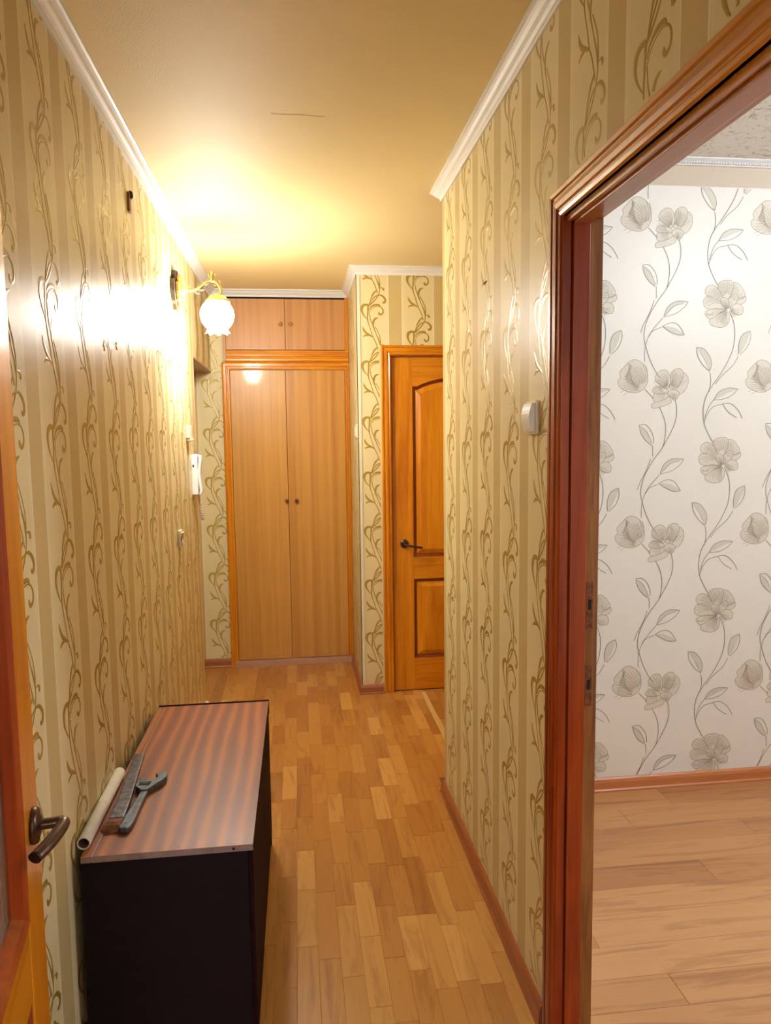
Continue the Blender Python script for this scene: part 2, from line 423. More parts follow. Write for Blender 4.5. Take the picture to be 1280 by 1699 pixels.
# unseen remainder of the same floor: behind the camera, right-hand passage, entrance recess
st = MB()
for xa, ya, yb, xb in rest:
    if xb-xa > 0.01: st.box(xa+.0004, xb-.0004, ya, yb-.0006, -0.0014, 0.0)
for k in range(11):
    for j in range(4): st.box(1.045+k*SW+.0004, 1.045+(k+1)*SW-.0004, 2.93+j*.32, 2.93+(j+1)*.32-.0006, -.0014, 0)
for k in range(4): st.box(XL-(k+1)*SW+.0004, XL-k*SW-.0004, 4.06, 4.5, -.0014, 0); st.box(XL-(k+1)*SW+.0004, XL-k*SW-.0004, 4.5006, 4.88, -.0014, 0)
for k in range(38): st.box(-0.85+k*SW+.0004, -0.85+(k+1)*SW-.0004, -3.2, 0.199, -.0014, 0)
o = st.build('plank_field', 'stave', hall_floor); o['kind'] = 'stuff'

fr = MB(); fr.box(XR+0.1, 3.6, -1.2, RW, -0.055, -0.0012)
room_floor = struct(fr.build('floor', 'floor_base'), 'floor of the flowered room in wide grey-brown planks laid crosswise', 'floor')
rows = [2.851, 2.693, 2.557, 2.436, 2.312, 2.190, 2.062, 1.925, 1.800, 1.685, 1.56, 1.435, 1.31, 1.185, 1.06]
joints = {0: [1.51, 2.7], 1: [1.27, 2.45], 2: [1.71, 2.95], 3: [0.98, 2.2], 4: [1.395, 2.6], 5: [1.95], 6: [0.86, 2.05], 7: [1.62], 8: [1.007, 2.3], 9: [1.75], 10: [1.2], 11: [1.6], 12: [1.1], 13: [1.9]}
for k in range(len(rows)-1):
    xs = [0.70] + joints.get(k, []) + [3.6]
    for a, b in zip(xs, xs[1:]):
        mb = MB(); x0, x1, y0, y1 = 0.0005, b-a-0.0005, 0.0005, rows[k]-rows[k+1]-0.0005; c = 0.0008
        top = [(x0+c, y0+c, 0), (x1-c, y0+c, 0), (x1-c, y1-c, 0), (x0+c, y1-c, 0)]
        low = [(x0, y0, -0.0011), (x1, y0, -0.0011), (x1, y1, -0.0011), (x0, y1, -0.0011)]
        mb.add(top+low, [(0, 1, 2, 3)] + [(i+4, (i+1) % 4+4, (i+1) % 4, i) for i in range(4)])
        o = mb.build('plank', 'roomplank', room_floor); o.location = (a, rows[k+1], 0)
mb = MB()
for k in range(18): mb.box(0.70, 3.6, 1.06-(k+1)*0.125+.0005, 1.06-k*0.125-.0005, -0.0011, 0)
o = mb.build('plank_field', 'roomplank', room_floor); o['kind'] = 'stuff'
# ------------------------------------------------------------------ ceilings
CRACKS = [(-0.053, 2.316, 0.111, 2.321), (-0.519, 2.958, -0.48, 2.961), (-0.368, 2.958, -0.307, 2.972)]
c = MB(); c.box(-0.85, XR+0.06, 0.1, 4.95, H, H+0.12); c.box(XR+0.06, 1.75, RW+0.03, 4.95, H, H+0.12)
# thin ridges where the ceiling paper is joined
for (xa, ya, xb, yb) in CRACKS:
    c.rings([[(x, y-0.002, H), (x, y, H-0.0009), (x, y+0.0012, H)] for x, y in [(xa+(xb-xa)*t, ya+(yb-ya)*t+0.002*math.sin(9*t)) for t in [j/12 for j in range(13)]]], 0, False, False)
hall_ceil = struct(c.build('ceiling', 'ceiling'), 'hall ceiling in fine-grained cream yellow paper', 'ceiling')
c = MB(); c.box(XR+0.06, 3.65, -1.25, RW+0.02, HR, HR+0.1)
struct(c.build('ceiling', 'fleck'), 'white ceiling with brown flecks in the flowered room', 'ceiling')
# ------------------------------------------------------------------ walls
# left wall
mb = MB(); mb.box(XL-0.12, XL, 0.2, YE, 0, H, {'+x': 0, '': 0})
scrolls(mb, lambda u, v, h: (XL+h, u, v), [1.60+0.1325+0.265*k for k in range(-5, 9)], 0.03, H-0.04, [0.28, 0.27], 1, lambda u, v: 0.22 < u < YE-0.005)
struct(mb.build('wall_left', ['paper_left', 'gold'], fix=False), 'long left wall in cream striped paper with gold scroll columns', 'wall')
# back wall
mb = MB(); mb.box(-0.85, X2+0.1, YB, YB+0.1, 0, H, 0)
scrolls(mb, lambda u, v, h: (u, YB-h, v), [-0.545], 0.06, H-0.04, [0.005], 1, lambda u, v: u < -0.468)
struct(mb.build('wall_back', ['paper_back', 'gold_pale'], fix=False), 'short end wall with pale scroll paper left of the wooden cupboard', 'wall')
mb = MB(); mb.box(-0.85, -0.80, YE-0.12, YB, 0, H, 0)
struct(mb.build('wall_entrance', ['paper_side']), 'plain papered side of the entrance recess beyond the left wall', 'wall')
# side wall beside the cupboard and the wall with the far door
mb = MB(); mb.box(X2, X2+0.1, YP, YB, 0, H, 0)
scrolls(mb, lambda u, v, h: (X2-h, -u, v), [-4.33-0.1325+0.265*k for k in (-1, 0, 1)], 0.07, H-0.04, [0.12], 1, lambda u, v: YP+0.01 < -u < YB-0.03)
struct(mb.build('wall_side', ['paper_side', 'gold_pale'], fix=False), 'narrow papered side wall between cupboard and far panelled door', 'wall')
DL, DR, DT = 0.545, 1.30, 2.005
mb = MB(); mb.box(X2+0.1, DL, YP, YP+0.09, 0, H, 0); mb.box(DL, DR, YP, YP+0.09, DT, H, 0); mb.box(DR, 1.75, YP, YP+0.09, 0, H, 0)
mb.box(X2, X2+0.1, YP-0.0004, YP, 0, H, 0)
scrolls(mb, lambda u, v, h: (u, YP-h-0.0004, v), [0.445, 0.71, 0.98, 1.245, 1.51], 0.06, H-0.04, [0.05, 0.22], 1, lambda u, v: (u < 0.485 and u > X2) or v > 2.06 or u > 1.37)
struct(mb.build('wall_far_right', ['paper_far', 'gold'], fix=False), 'wall of cream striped scroll paper around the far panelled door', 'wall')
mb = MB(); mb.box(1.70, 1.75, YC, YP, 0, H, 0)
struct(mb.build('wall_passage', ['paper_right']), 'striped end wall of the side passage right of the far door', 'wall')
# right wall with the doorway, and the partition behind it
OY0, OY1, OZ = 0.70, 1.585, 2.005; XR2 = 0.682
mb = MB()
mb.box(XR, XR2, OY1, YC, 0, H, {'-x': 0, '+y': 0, '': 2}); mb.box(XR, XR2, 0.2, OY0, 0, H, {'-x': 0, '': 2}); mb.box(XR, XR2, OY0, OY1, OZ, H, {'-x': 0, '': 2})
mb.box(XR, XR2, 0.2, RW, H, HR, 2)
scrolls(mb, lambda u, v, h: (XR-h, -u, v), [-(1.862+0.1325+0.265*k) for k in range(-6, 4)], 0.04, H-0.04, [0.22, 0.25], 1,
        lambda u, v: 0.22 < -u < YC-0.005 and (-u > 1.655 or v > 2.075 or -u < 0.63))
struct(mb.build('wall_right', ['paper_right', 'gold', 'room_paper'], fix=False), 'right wall in pale striped scroll paper with the open doorway in it', 'wall')
mb = MB(); mb.box(XR2, 1.75, RW, YC, 0, HR, {'-y': 0, '+y': 1, '': 0})
# flowered wall: traced print of tulips, open flowers and leaves
K = 0.000655; KZ = 0.642/1001
def rmap(du, dz):
    def m(u, v, h):
        uu = u + 0.035*(v-820)
        return (1.372 + (uu-265)*K + du, RW-h, 1.121 - (v-820)*KZ + dz)
    return m
FILLS = [
 ('petal', [(365,850),(360,790),(330,740),(280,718),(240,735),(200,775),(180,800),(185,830),(168,850),(175,885),(215,915),(280,928),(330,910),(355,880)]),
 ('petal', [(495,905),(450,880),(415,850),(420,815),(455,785),(490,785),(510,815),(515,860)]),
 ('petal', [(545,915),(585,860),(600,800),(630,825),(632,870),(610,915),(570,940)]),
 ('petal', [(505,900),(515,850),(520,805),(545,780),(580,775),(600,800),(590,850),(550,900)]),
 ('petal', [(505,950),(470,965),(415,985),(390,1000),(392,1025),(440,1020),(490,1005),(522,985)]),
 ('petal', [(485,920),(420,925),(395,960),(410,985),(450,980),(505,950)]),
 ('petal', [(495,905),(440,890),(405,895),(395,925),(440,935),(495,930)]),
 ('petal', [(520,960),(495,935),(510,912),(540,908),(572,925),(565,955),(540,978)]),
 ('petal', [(930,350),(975,330),(1020,315),(1022,345),(995,365),(950,370)]),
 ('petal', [(910,345),(925,290),(935,235),(970,235),(1005,275),(1018,310),(985,330),(950,340)]),
 ('petal', [(880,350),(850,300),(835,255),(850,228),(885,218),(930,222),(940,260),(915,320)]),
 ('petal', [(870,370),(800,330),(755,310),(752,275),(775,252),(810,250),(840,275),(865,320)]),
 ('petal', [(890,400),(830,395),(780,400),(745,385),(738,345),(760,320),(800,325),(855,355)]),
 ('petal', [(895,408),(912,440),(905,485),(870,512),(825,512),(785,495),(780,465),(830,430)]),
 ('petal', [(895,405),(840,425),(790,460),(760,450),(748,420),(780,403),(840,396)]),
 ('petal', [(915,395),(945,365),(990,370),(1005,400),(995,430),(960,432),(930,415)]),
 ('petal', [(905,395),(900,350),(935,310),(962,305),(972,330),(945,370)]),
 ('petal', [(895,400),(868,385),(850,345),(865,325),(888,330),(905,345),(908,375)]),
 ('leaf', [(340,135),(350,185),(380,230),(420,262),(405,200),(385,165)]),
 ('leaf', [(475,450),(500,390),(560,352),(635,355),(560,375),(510,420)]),
 ('leaf', [(465,510),(510,540),(560,562),(610,560),(560,525),(510,510)]),
 ('leaf', [(1050,535),(1000,560),(975,620),(977,685),(1010,640),(1035,590)]),
 ('leaf', [(690,640),(740,650),(780,700),(790,750),(778,790),(745,720)]),
 ('leaf', [(805,975),(840,925),(900,900),(970,905),(900,930),(850,955)]),
]
LINES = [
 (5,[(345,905),(370,930),(402,965)]),
 (5,[(545,975),(556,1040),(545,1110),(515,1180),(480,1240),(450,1290),(395,1360),(340,1450),(315,1520),(308,1580),(320,1640),(345,1720),(385,1800),(412,1834)]),
 (5,[(440,1020),(470,1090),(480,1160),(470,1240),(455,1285)]),
 (4,[(412,350),(385,420),(345,490),(320,550)]),
 (4,[(425,262),(427,300),(427,335)]),
 (4,[(338,132),(380,130),(415,165),(432,210),(432,250)]), (4,[(340,135),(350,185),(380,230),(420,262)]), (3,[(350,140),(390,180),(422,250)]),
 (4,[(345,730),(348,650),(370,580),(410,520),(470,455)]),
 (4,[(475,450),(500,390),(560,352),(635,355)]), (4,[(635,355),(610,390),(550,430),(475,450)]), (3,[(480,445),(540,385),(610,365)]),
 (4,[(375,575),(400,540),(460,515)]),
 (4,[(465,510),(520,487),(570,500),(610,560)]), (4,[(610,562),(560,562),(510,540),(465,510)]),
 (5,[(910,410),(940,480),(948,560),(935,650),(900,730),(850,810),(790,890),(750,960),(733,1040),(738,1120),(765,1190),(800,1252)]),
 (4,[(1050,535),(1000,560),(975,620),(975,680)]), (4,[(1050,535),(1055,580),(1030,640),(985,685)]), (4,[(970,700),(930,760),(860,820),(815,875)]),
 (4,[(690,640),(740,650),(780,700),(790,750),(778,790)]), (4,[(690,640),(700,700),(740,760),(778,790)]), (4,[(780,800),(785,860),(772,925)]),
 (4,[(805,975),(840,925),(900,900),(970,905)]), (4,[(970,905),(930,945),(870,970),(805,975)]), (4,[(805,975),(770,1020),(742,1095)]),
 (4,[(865,1000),(920,1000),(970,1040),(1000,1095)]), (4,[(865,1000),(900,1050),(960,1090)]), (4,[(865,1003),(800,1020),(760,1070),(738,1125)]),
]
HATCH = []
def arcs(c, r0, r1, a0, a1, n, bend=0.12):
    for k in range(n):
        a = math.radians(a0+(a1-a0)*k/(n-1)); am = a+bend
        q0 = r0*(0.9+0.25*((k*7) % 5)/5); q1 = r1*(0.86+0.14*((k*3) % 4)/4)
        HATCH.append((2.6, [(c[0]+math.cos(a)*q0, c[1]+math.sin(a)*q0), (c[0]+math.cos(am)*(q0+q1)/2, c[1]+math.sin(am)*(q0+q1)/2), (c[0]+math.cos(a)*q1, c[1]+math.sin(a)*q1)]))
arcs((340, 905), 40, 165, 165, 275, 15, 0.14)
for k in range(5): HATCH.append((3, [(240+k*6, 740+k*4), (250-k*8, 800+k*10), (262+k*10, 862+k*8)]))
arcs((500, 905), 22, 112, 195, 262, 8); arcs((510, 905), 26, 125, 278, 335, 10); arcs((480, 905), 20, 80, 100, 190, 8)
arcs((535, 975), 8, 50, 235, 310, 5)
arcs((880, 355), 42, 135, 168, 262, 12); arcs((885, 345), 46, 128, 266, 352, 12); arcs((895, 400), 18, 112, 88, 175, 12); arcs((910, 385), 20, 82, 15, 60, 5); arcs((890, 400), 6, 70, 222, 318, 9)
HATCH += [(5, [(1018,315),(1000,330),(985,330)]), (5, [(755,428),(775,436),(800,430)])]
def tri_fill(mb, poly, m, mi):
    bm = bmesh.new(); vs = [bm.verts.new((u, -v, 0)) for u, v in poly]; bm.faces.new(vs)
    bmesh.ops.triangulate(bm, faces=bm.faces[:]); bm.verts.index_update()
    mb.add([m(v.co.x, -v.co.y, 0.0002) for v in bm.verts], [tuple(v.index for v in f.verts) for f in bm.faces], mi); bm.free()
mats_room = ['room_paper', 'paper_far', 'petal', 'leaf', 'ink', 'ink_light', 'frieze', 'ink_mid']
mb = MB(); mb.box(XR2, 3.65, RW, YC, 0, HR, {'-y': 0, '+y': 1, '': 0})
mb.box(XR2, 3.65, RW-0.0012, RW, 2.517, 2.594, 6)
for ci in range(-2, 4):
    for r in range(-3, 3):
        m = rmap(ci*0.56, r*0.642)
        def ok(p): return XR2+0.01 < p[0] < 3.6 and 0.05 < p[2] < 2.515
        for fi, (nm, poly) in enumerate(FILLS):
            sm = [q for q in cat_rom(poly + [poly[0]], 3)][:-1]; lay = 0.00015 + 0.00004*fi
            if not any(ok(m(u, v, 0)) for u, v in poly): continue
            def mc(u, v, h, m=m, lay=lay):
                q = m(u, v, lay); return (min(max(q[0], XR2+0.01), 3.6), q[1], min(max(q[2], 0.05), 2.515))
            tri_fill(mb, sm, mc, 2 if nm == 'petal' else 3)
            if nm == 'petal':
                def add(vs, fs): mb.add(vs, [f for f in fs if ok(vs[f[0]])], 7)
                ribbon([(u, v, 2.6) for u, v in sm + [sm[0]]], m, lay+0.00003, lay+0.00003, add)
        for li, (wd, ln) in enumerate(LINES + HATCH):
            mi = 4 if (wd, ln) in LINES else 5
            def add(vs, fs): mb.add(vs, [f for f in fs if ok(vs[f[0]])], mi)
            ribbon([(u, v, wd*0.8) for u, v in cat_rom(ln, 4)], m, 0.0010+li*0.000006, 0.0010+li*0.000006, add)
struct(mb.build('wall_room', mats_room, fix=False), 'white wall of the right room printed with grey flowers on curling stems', 'wall')
for nm, bx, lab in (('wall_room_right', (3.6, 3.65, -1.2, RW), 'plain outer wall of the flowered room'), ('wall_room_front', (XR2, 3.6, -1.25, -1.2), 'plain near wall of the flowered room')):
    mb = MB(); mb.box(bx[0], bx[1], bx[2], bx[3], 0, HR, 0); struct(mb.build(nm, ['room_paper']), lab, 'wall')
mb = MB(); mb.box(XR, XR2, -1.2, 0.1, 0, HR, 0); struct(mb.build('wall_room_left', ['room_paper']), 'plain wall between the near room and the flowered room', 'wall')
# near room, in which the camera stands
mb = MB(); mb.box(-0.85, -0.245, 0.1, 0.2, 0, HR, 0); mb.box(0.5, XR2, 0.1, 0.2, 0, HR, 0); mb.box(-0.245, 0.5, 0.1, 0.2, 2.02, HR, 0)
struct(mb.build('wall_front', ['room_paper']), 'plain wall around the doorway the camera looks through', 'wall')
for nm, bx in (('wall_near_left', (-0.9, -0.85, -3.2, 0.2)), ('wall_near_back', (-0.85, XR2, -3.25, -3.2)), ('wall_near_right', (XR2-.05, XR2, -3.2, -1.2))):
    mb = MB(); mb.box(bx[0], bx[1], bx[2], bx[3], 0, HR, 0); struct(mb.build(nm, ['room_paper']), 'plain wall of the near room behind the camera, ' + nm[10:] + ' side', 'wall')
mb = MB(); mb.box(-0.9, XR2, -3.25, 0.2, HR, HR+.1); struct(mb.build('ceiling', 'white'), 'plain white ceiling of the near room behind the camera', 'ceiling')
# ------------------------------------------------------------------ cornices and baseboards
CORN = [(0, 0), (0.042, 0), (0.042, -0.006), (0.036, -0.009), (0.030, -0.014), (0.024, -0.022), (0.016, -0.028), (0.010, -0.034), (0.008, -0.041), (0.006, -0.045), (0, -0.045)]
molding([(XL, 0.2), (XL, YB), (X2, YB), (X2, YP), (1.70, YP)], CORN, H, 'trim_1', 'white', label='white ceiling cornice along the left wall and around the hall end', cat='cornice')
molding([(1.70, YC), (XR, YC), (XR, 0.2)], CORN, H, 'trim_2', 'white', label='white ceiling cornice above the right wall', cat='cornice')
BASE = [(0, 0), (0.020, 0), (0.020, 0.006), (0.015, 0.012), (0.014, 0.040), (0.010, 0.052), (0.004, 0.058), (0, 0.058)]
molding([(XL, 0.2), (XL, YE-0.03)], BASE, 0, 'baseboard_left', 'base', label='brown baseboard of the left wall behind the low cabinet', cat='baseboard')
molding([(-0.8, YB), (-0.470, YB)], BASE, 0, 'baseboard_back', 'base', label='short brown baseboard left of the wooden cupboard', cat='baseboard')
molding([(X2, YB-0.03), (X2, YP), (0.485, YP)], BASE, 0, 'baseboard_side', 'base', label='brown baseboard around the papered corner beside the far door', cat='baseboard')
molding([(0.66, YC), (XR, YC), (XR, 1.668)], BASE, 0, 'baseboard_right', 'base', label='long brown baseboard below the right wall', cat='baseboard')
molding([(XR2+0.01, RW), (3.6, RW)][::1], BASE, 0, 'baseboard_room', 'baseor', label='orange-brown baseboard below the flowered wall', cat='baseboard')
# beaded cornice of the flowered room
bead = empty('trim_3', (1.5, RW, 2.594)); struct(bead, 'white beaded cornice above the flowered wall', 'cornice')
molding([(XR2, RW), (3.6, RW)], [(0, 0), (0.012, 0), (0.016, 0.006), (0.016, 0.016), (0.030, 0.022), (0.030, 0.026), (0, 0.026)], 2.594, 'cornice_strip', 'white', bead)
mb = MB()
for k in range(240):
    x = 0.9+k*0.0115; mb.lathe([(0, -0.0062), (0.0045, -0.0042), (0.0062, 0), (0.0045, 0.0042), (0, 0.0062)], (x, RW-0.019, 2.600+0.003), (1, 0, 0.5), 6, 0, False)
o = mb.build('bead_row', 'white', bead); o['kind'] = 'stuff'
# white corner bead beside the far door
o = MB().box(X2-0.004, X2+0.018, YP-0.004, YP-0.0004, 0.058, H-0.045).box(X2-0.004, X2, YP-0.004, YP+0.018, 0.058, H-0.045).build('trim_4', 'cornerstrip')
struct(o, 'thin white corner strip of the papered wall corner near the far door', 'corner strip')
# ------------------------------------------------------------------ right doorway frame
dw = empty('trim_5', (0.64, 1.14, 0)); struct(dw, 'red-brown varnished wooden frame of the open doorway on the right', 'door frame')
CAS = [(0, 0), (0, 0.010), (0.004, 0.015), (0.012, 0.017), (0.018, 0.014), (0.022, 0.014), (0.026, 0.019), (0.038, 0.021), (0.050, 0.019), (0.054, 0.015), (0.058, 0.015), (0.062, 0.020), (0.072, 0.021), (0.078, 0.016), (0.080, 0.0)]
casing(dw, lambda u, z, d: (XR-d, -u, z), -OY1+0.008, -OY0-0.008, OZ-0.012, [(a*0.82, b*0.8) for a, b in CAS], ('red_z', 'red_y'))
# jambs: thick stop towards the hall, rebate with worn wood towards the room
JD = 0.010
for (ya, yb, sgn) in ((OY1-0.012, OY1+0.0, 1), (OY0, OY0+0.012, -1)):
    MB().box(XR-0.008, XR+0.012, min(ya, yb), max(ya, yb), 0, OZ).build('jamb_lining', 'red_z', dw, 0.001)
    ys = ya - 0.010 if sgn > 0 else yb + 0.010
    MB().box(XR+0.014, XR+0.052, min(ys, OY1 if sgn > 0 else OY0), max(ys, OY1 if sgn > 0 else OY0), 0, OZ).build('jamb', 'red_z', dw, 0.0015)
    yr = ya if sgn > 0 else yb
    MB().box(XR+0.052, XR2+0.001, min(yr, OY1 if sgn > 0 else OY0), max(yr, OY1 if sgn > 0 else OY0), 0, OZ).build('rebate', 'raw_z', dw, 0.001)
MB().box(XR-0.008, XR+0.012, OY0, OY1, OZ-0.012, OZ).build('head_lining', 'red_y', dw, 0.001)
MB().box(XR+0.014, XR+0.052, OY0, OY1, OZ-0.030, OZ).build('head', 'jamb_y', dw, 0.0015)
MB().box(XR+0.052, XR2+0.001, OY0, OY1, OZ-0.014, OZ).build('head_rebate', 'jamb_y', dw, 0.001)
MB().box(XR+0.001, XR+0.0125, OY0, OY1, OZ-0.024, OZ-0.012).build('head_strip', 'red_y', dw, 0.001)
for z, hh in ((1.125, 0.11), (0.935, 0.10)):
    p = MB().box(XR+0.057, XR+0.073, OY1-0.0135, OY1-0.0118, z-hh/2, z+hh/2).build('strike_recess', 'rust', dw, 0.0005)
    MB().box(XR+0.061, XR+0.069, OY1-0.0142, OY1-0.0132, z-0.011, z+0.013).build('latch_hole', 'dark_slot', p, 0).matrix_parent_inverse = Matrix.Identity(4)
# ------------------------------------------------------------------ panelled doors
def leaf(root, wd, zt, stile, panels, th=0.036, mat='pine_z', matx='pine_x', glass_top=False):
    """door leaf in local coords: u from 0..wd along +X, front face at y=0 (facing -Y), z up"""
    m = lambda u, v, d: (u, d, v)
    MB().box(0, stile, 0, th, 0, zt).build('stile', mat, root, 0.0015, True)
    MB().box(wd-stile, wd, 0, th, 0, zt).build('stile', mat, root, 0.0015, True)
    zs = [0.0] + [q for p in panels for q in (p[0], p[1])] + [zt]
    for k in range(0, len(zs), 2):
        z0, z1 = zs[k], zs[k+1]
        if k//2 >= 1 and panels[k//2-1][2] > 0:      # rail above an arched panel
            rise = panels[k//2-1][2]; sh = 0.03
            pts = [(stile, z1), (stile, z0), (stile+sh, z0)] + [(stile+sh+(wd-2*stile-2*sh)*t, z0+rise*math.sin(math.pi*t)**0.8) for t in [j/20 for j in range(1, 20)]] + [(wd-stile-sh, z0), (wd-stile, z0), (wd-stile, z1)]
            MB().prism(pts, m, 0, th).build('rail', matx, root, 0, True)
        else: MB().box(stile, wd-stile, 0.0003, th, z0, z1).build('rail', matx, root, 0.0015, True)
    for (z0, z1, rise, kind) in panels:
        sh = 0.03
        if rise: top = [(wd-stile-sh-(wd-2*stile-2*sh)*t, z1+rise*math.sin(math.pi*t)**0.8) for t in [j/20 for j in range(1, 20)]]; out = [(stile, z0), (wd-stile, z0), (wd-stile, z1), (wd-stile-sh, z1)] + top + [(stile+sh, z1), (stile, z1)]
        else: out = [(stile, z0), (wd-stile, z0), (wd-stile, z1), (stile, z1)]
        if kind == 'wood':
            R = panel_rings(out, [(-0.001, 0.002), (0.004, 0.006), (0.016, 0.016), (0.020, 0.016), (0.048, 0.002), (0.052, 0.002)])
            mb = MB().rings([[m(*q) for q in r] for r in R[:4]], 1, False, False).rings([[m(*q) for q in r] for r in R[3:]], 0, False, False); n = len(out)
            mb.add([m(*q) for q in R[-1]], [tuple(range(n))]); mb.add([m(q[0], q[1], 0.02) for q in R[0]], [tuple(range(n))])
            mb.build('panel', [mat, 'groove'], root, 0, True)
        else:
            R = panel_rings(out, [(-0.001, 0.000), (0.006, -0.003), (0.016, 0.002), (0.026, 0.014), (0.026, 0.020)])
            MB().rings([[m(*q) for q in r] for r in R], 0, False, False).build('glazing_bead', 'red_z', root, 0, True)
            MB().box(stile+0.02, wd-stile-0.02, 0.016, 0.020, z0+0.02, z1-0.02).build('pane', 'glass', root, 0, True)
def lever(root, u, z, sgn, pts, r=0.0085, rr=0.025):
    """handle: round rose, neck and lever in the leaf's local coords (y negative = towards the viewer)"""
    h = MB().lathe([(rr, 0), (rr+.001, -0.004), (rr-.001, -0.008), (0.014, -0.010), (0.010, -0.012)], (u, 0.0, z), (0, 1, 0), 28).build('rose', 'bronze', root, 0, True)
    P = cat_rom([(u, -0.008, z)] + pts, 5)
    n = len(P); MB().tube(P, [r*(1.0 if k < n*0.4 else 1.05) for k in range(n)], 12, 0, True, 0.8).build('door_handle', 'bronze', root, 0, True)
# far door, slightly ajar
d1 = empty('door_1', (0.558, YP+0.012, 0.006), 0)
d1.rotation_euler.z = 0; tag(d1, 'orange pine panelled door with arched upper panel at the far end', 'door', None, 'structure')
leaf(d1, 0.74, 1.99, 0.122, [(0.193, 0.681, 0, 'wood'), (0.812, 1.822, 0.05, 'wood')])
lever(d1, 0.066, 0.896, 1, [(0.066, -0.045, 0.894), (0.085, -0.052, 0.890), (0.125, -0.052, 0.882), (0.165, -0.050, 0.876)])
fr1 = empty('trim_6', (0.92, YP, 0)); struct(fr1, 'orange pine casing around the far panelled door', 'door frame')
casing(fr1, lambda u, z, d: (u, YP-d, z), DL+0.006, DR-0.006, DT, [(a*0.72, b*0.8) for a, b in CAS], ('pine_z', 'pine_x'))
MB().box(DL, DL+0.010, YP-0.004, YP+0.06, 0, DT).build('jamb', 'red_z', fr1, 0.001)
MB().box(DR-0.010, DR, YP-0.004, YP+0.06, 0, DT).build('jamb', 'red_z', fr1, 0.001)
MB().box(DL, DR, YP-0.004, YP+0.06, DT-0.008, DT+0.001).build('head', 'red_z', fr1, 0.001)
# near door at the left edge, opened into the hall
a10 = math.radians(10)
d2 = empty('door_2', (-0.365, 1.0, 0.01)); d2.rotation_euler.z = math.atan2(-math.cos(a10), math.sin(a10))
tag(d2, 'orange pine glazed door standing open at the left edge, bronze lever', 'door', None, 'structure')
leaf2 = bpy.data.objects.new('tmp', None)
# local +X runs from the free edge to the hinge; the visible face must look to +x of the hall
def leaf_near():
    before = set(bpy.data.objects)
    leaf(d2, 0.74, 2.0, 0.100, [(0.14, 0.80, 0, 'wood'), (0.90, 1.86, 0, 'glass')])
    P = [(0.045, -0.026, 1.0), (0.046, -0.037, 1.0), (0.060, -0.037, 0.999), (0.090, -0.028, 0.997), (0.118, -0.014, 0.994)]
    lever(d2, 0.045, 1.0, 1, P, 0.0085, 0.023)
    for o in set(bpy.data.objects)-before:      # mirror so that the face lies on the other side
        for v in o.data.vertices: v.co.y = -v.co.y
        o.data.flip_normals()
leaf_near(); bpy.data.objects.remove(leaf2)
# ------------------------------------------------------------------ built-in cupboard on the back wall
cb = empty('built_in_cupboard', (-0.05, YB, 0)); tag(cb, 'tall built-in wooden cupboard with two long and two short doors at the hall end', 'cupboard')
YF = YB-0.018
MB().box(-0.448, 0.352, YB-0.012, YB, 0.0, H-0.045).build('carcass', 'cab_dark', cb)
for x0, x1, nm in ((-0.420, -0.0635, 'l'), (-0.0605, 0.326, 'r')):
    d = MB().box(x0, x1, YF-0.010, YF+0.006, 0.047, 1.984).build('door', 'lam', cb, 0.001)
    kx = x1-0.012 if nm == 'l' else x0+0.052
    kx = -0.073 if nm == 'l' else -0.008
    k = MB().lathe([(0.006, 0), (0.006, 0.008), (0.011, 0.013), (0.013, 0.019), (0.010, 0.025), (0.0, 0.027)], (kx, YF-0.010, 1.125), (0, -1, 0), 16).build('knob', 'red_z', cb)
    k.parent = d; k.matrix_parent_inverse = (cb.matrix_basis @ d.matrix_parent_inverse).inverted()
for x0, x1, kx in ((-0.440, -0.0585, -0.087), (-0.0555, 0.334, -0.022)):
    d = MB().box(x0, x1, YF-0.004, YF+0.010, 2.116, 2.442).build('upper_door', 'lam_pink', cb, 0.001)
    k = MB().lathe([(0.006, 0), (0.006, 0.008), (0.011, 0.013), (0.013, 0.019), (0.010, 0.025), (0.0, 0.027)], (kx, YF-0.004, 2.280), (0, -1, 0), 16).build('knob', 'lam', cb)
    k.parent = d; k.matrix_parent_inverse = (cb.matrix_basis @ d.matrix_parent_inverse).inverted()
MB().box(-0.463, -0.4415, YF-0.004, YB, 2.045, H-0.045).build('side_stile', 'lam_pink', cb, 0.001)
MB().box(0.335, X2-0.001, YF-0.004, YB, 2.045, H-0.045).build('side_stile', 'pine_z', cb, 0.001)
PR = [(0, 0), (0, 0.012), (0.004, 0.016), (0.012, 0.017), (0.016, 0.013), (0.020, 0.013), (0.026, 0.018), (0.040, 0.018), (0.051, 0.014), (0.051, 0)]
def pc(P, Q, nm, mt):
    A = [(P(a)[0], YF+0.004-b, P(a)[1]) for a, b in PR]; B = [(Q(a)[0], YF+0.004-b, Q(a)[1]) for a, b in PR]
    MB().rings([A, B], 0, False, True).build(nm, mt, cb)
pc(lambda a: (-0.422-a, 0), lambda a: (-0.422-a, 1.986+a), 'casing_post', 'pine_z')
pc(lambda a: (0.328+min(a, .030), 1.986+a), lambda a: (0.328+min(a, .030), 0), 'casing_post', 'pine_z')
pc(lambda a: (-0.422-a, 1.986+a), lambda a: (0.328+min(a, .030), 1.986+a), 'casing_head', 'pine_x')
R0 = [(2.036, 0), (2.036, 0.020), (2.044, 0.026), (2.056, 0.026), (2.060, 0.018), (2.072, 0.014), (2.076, 0.020), (2.084, 0.020), (2.088, 0.012), (2.112, 0.008), (2.112, 0)]
MB().rings([[(x, YF+0.002-b, z) for z, b in R0] for x in (-0.440, 0.356)], 0, False, True).build('cross_rail', 'pine_x', cb)
MB().box(-0.445, X2-0.002, YF-0.020, YB, 0.0, 0.043).build('sill', 'sill', cb, 0.002)
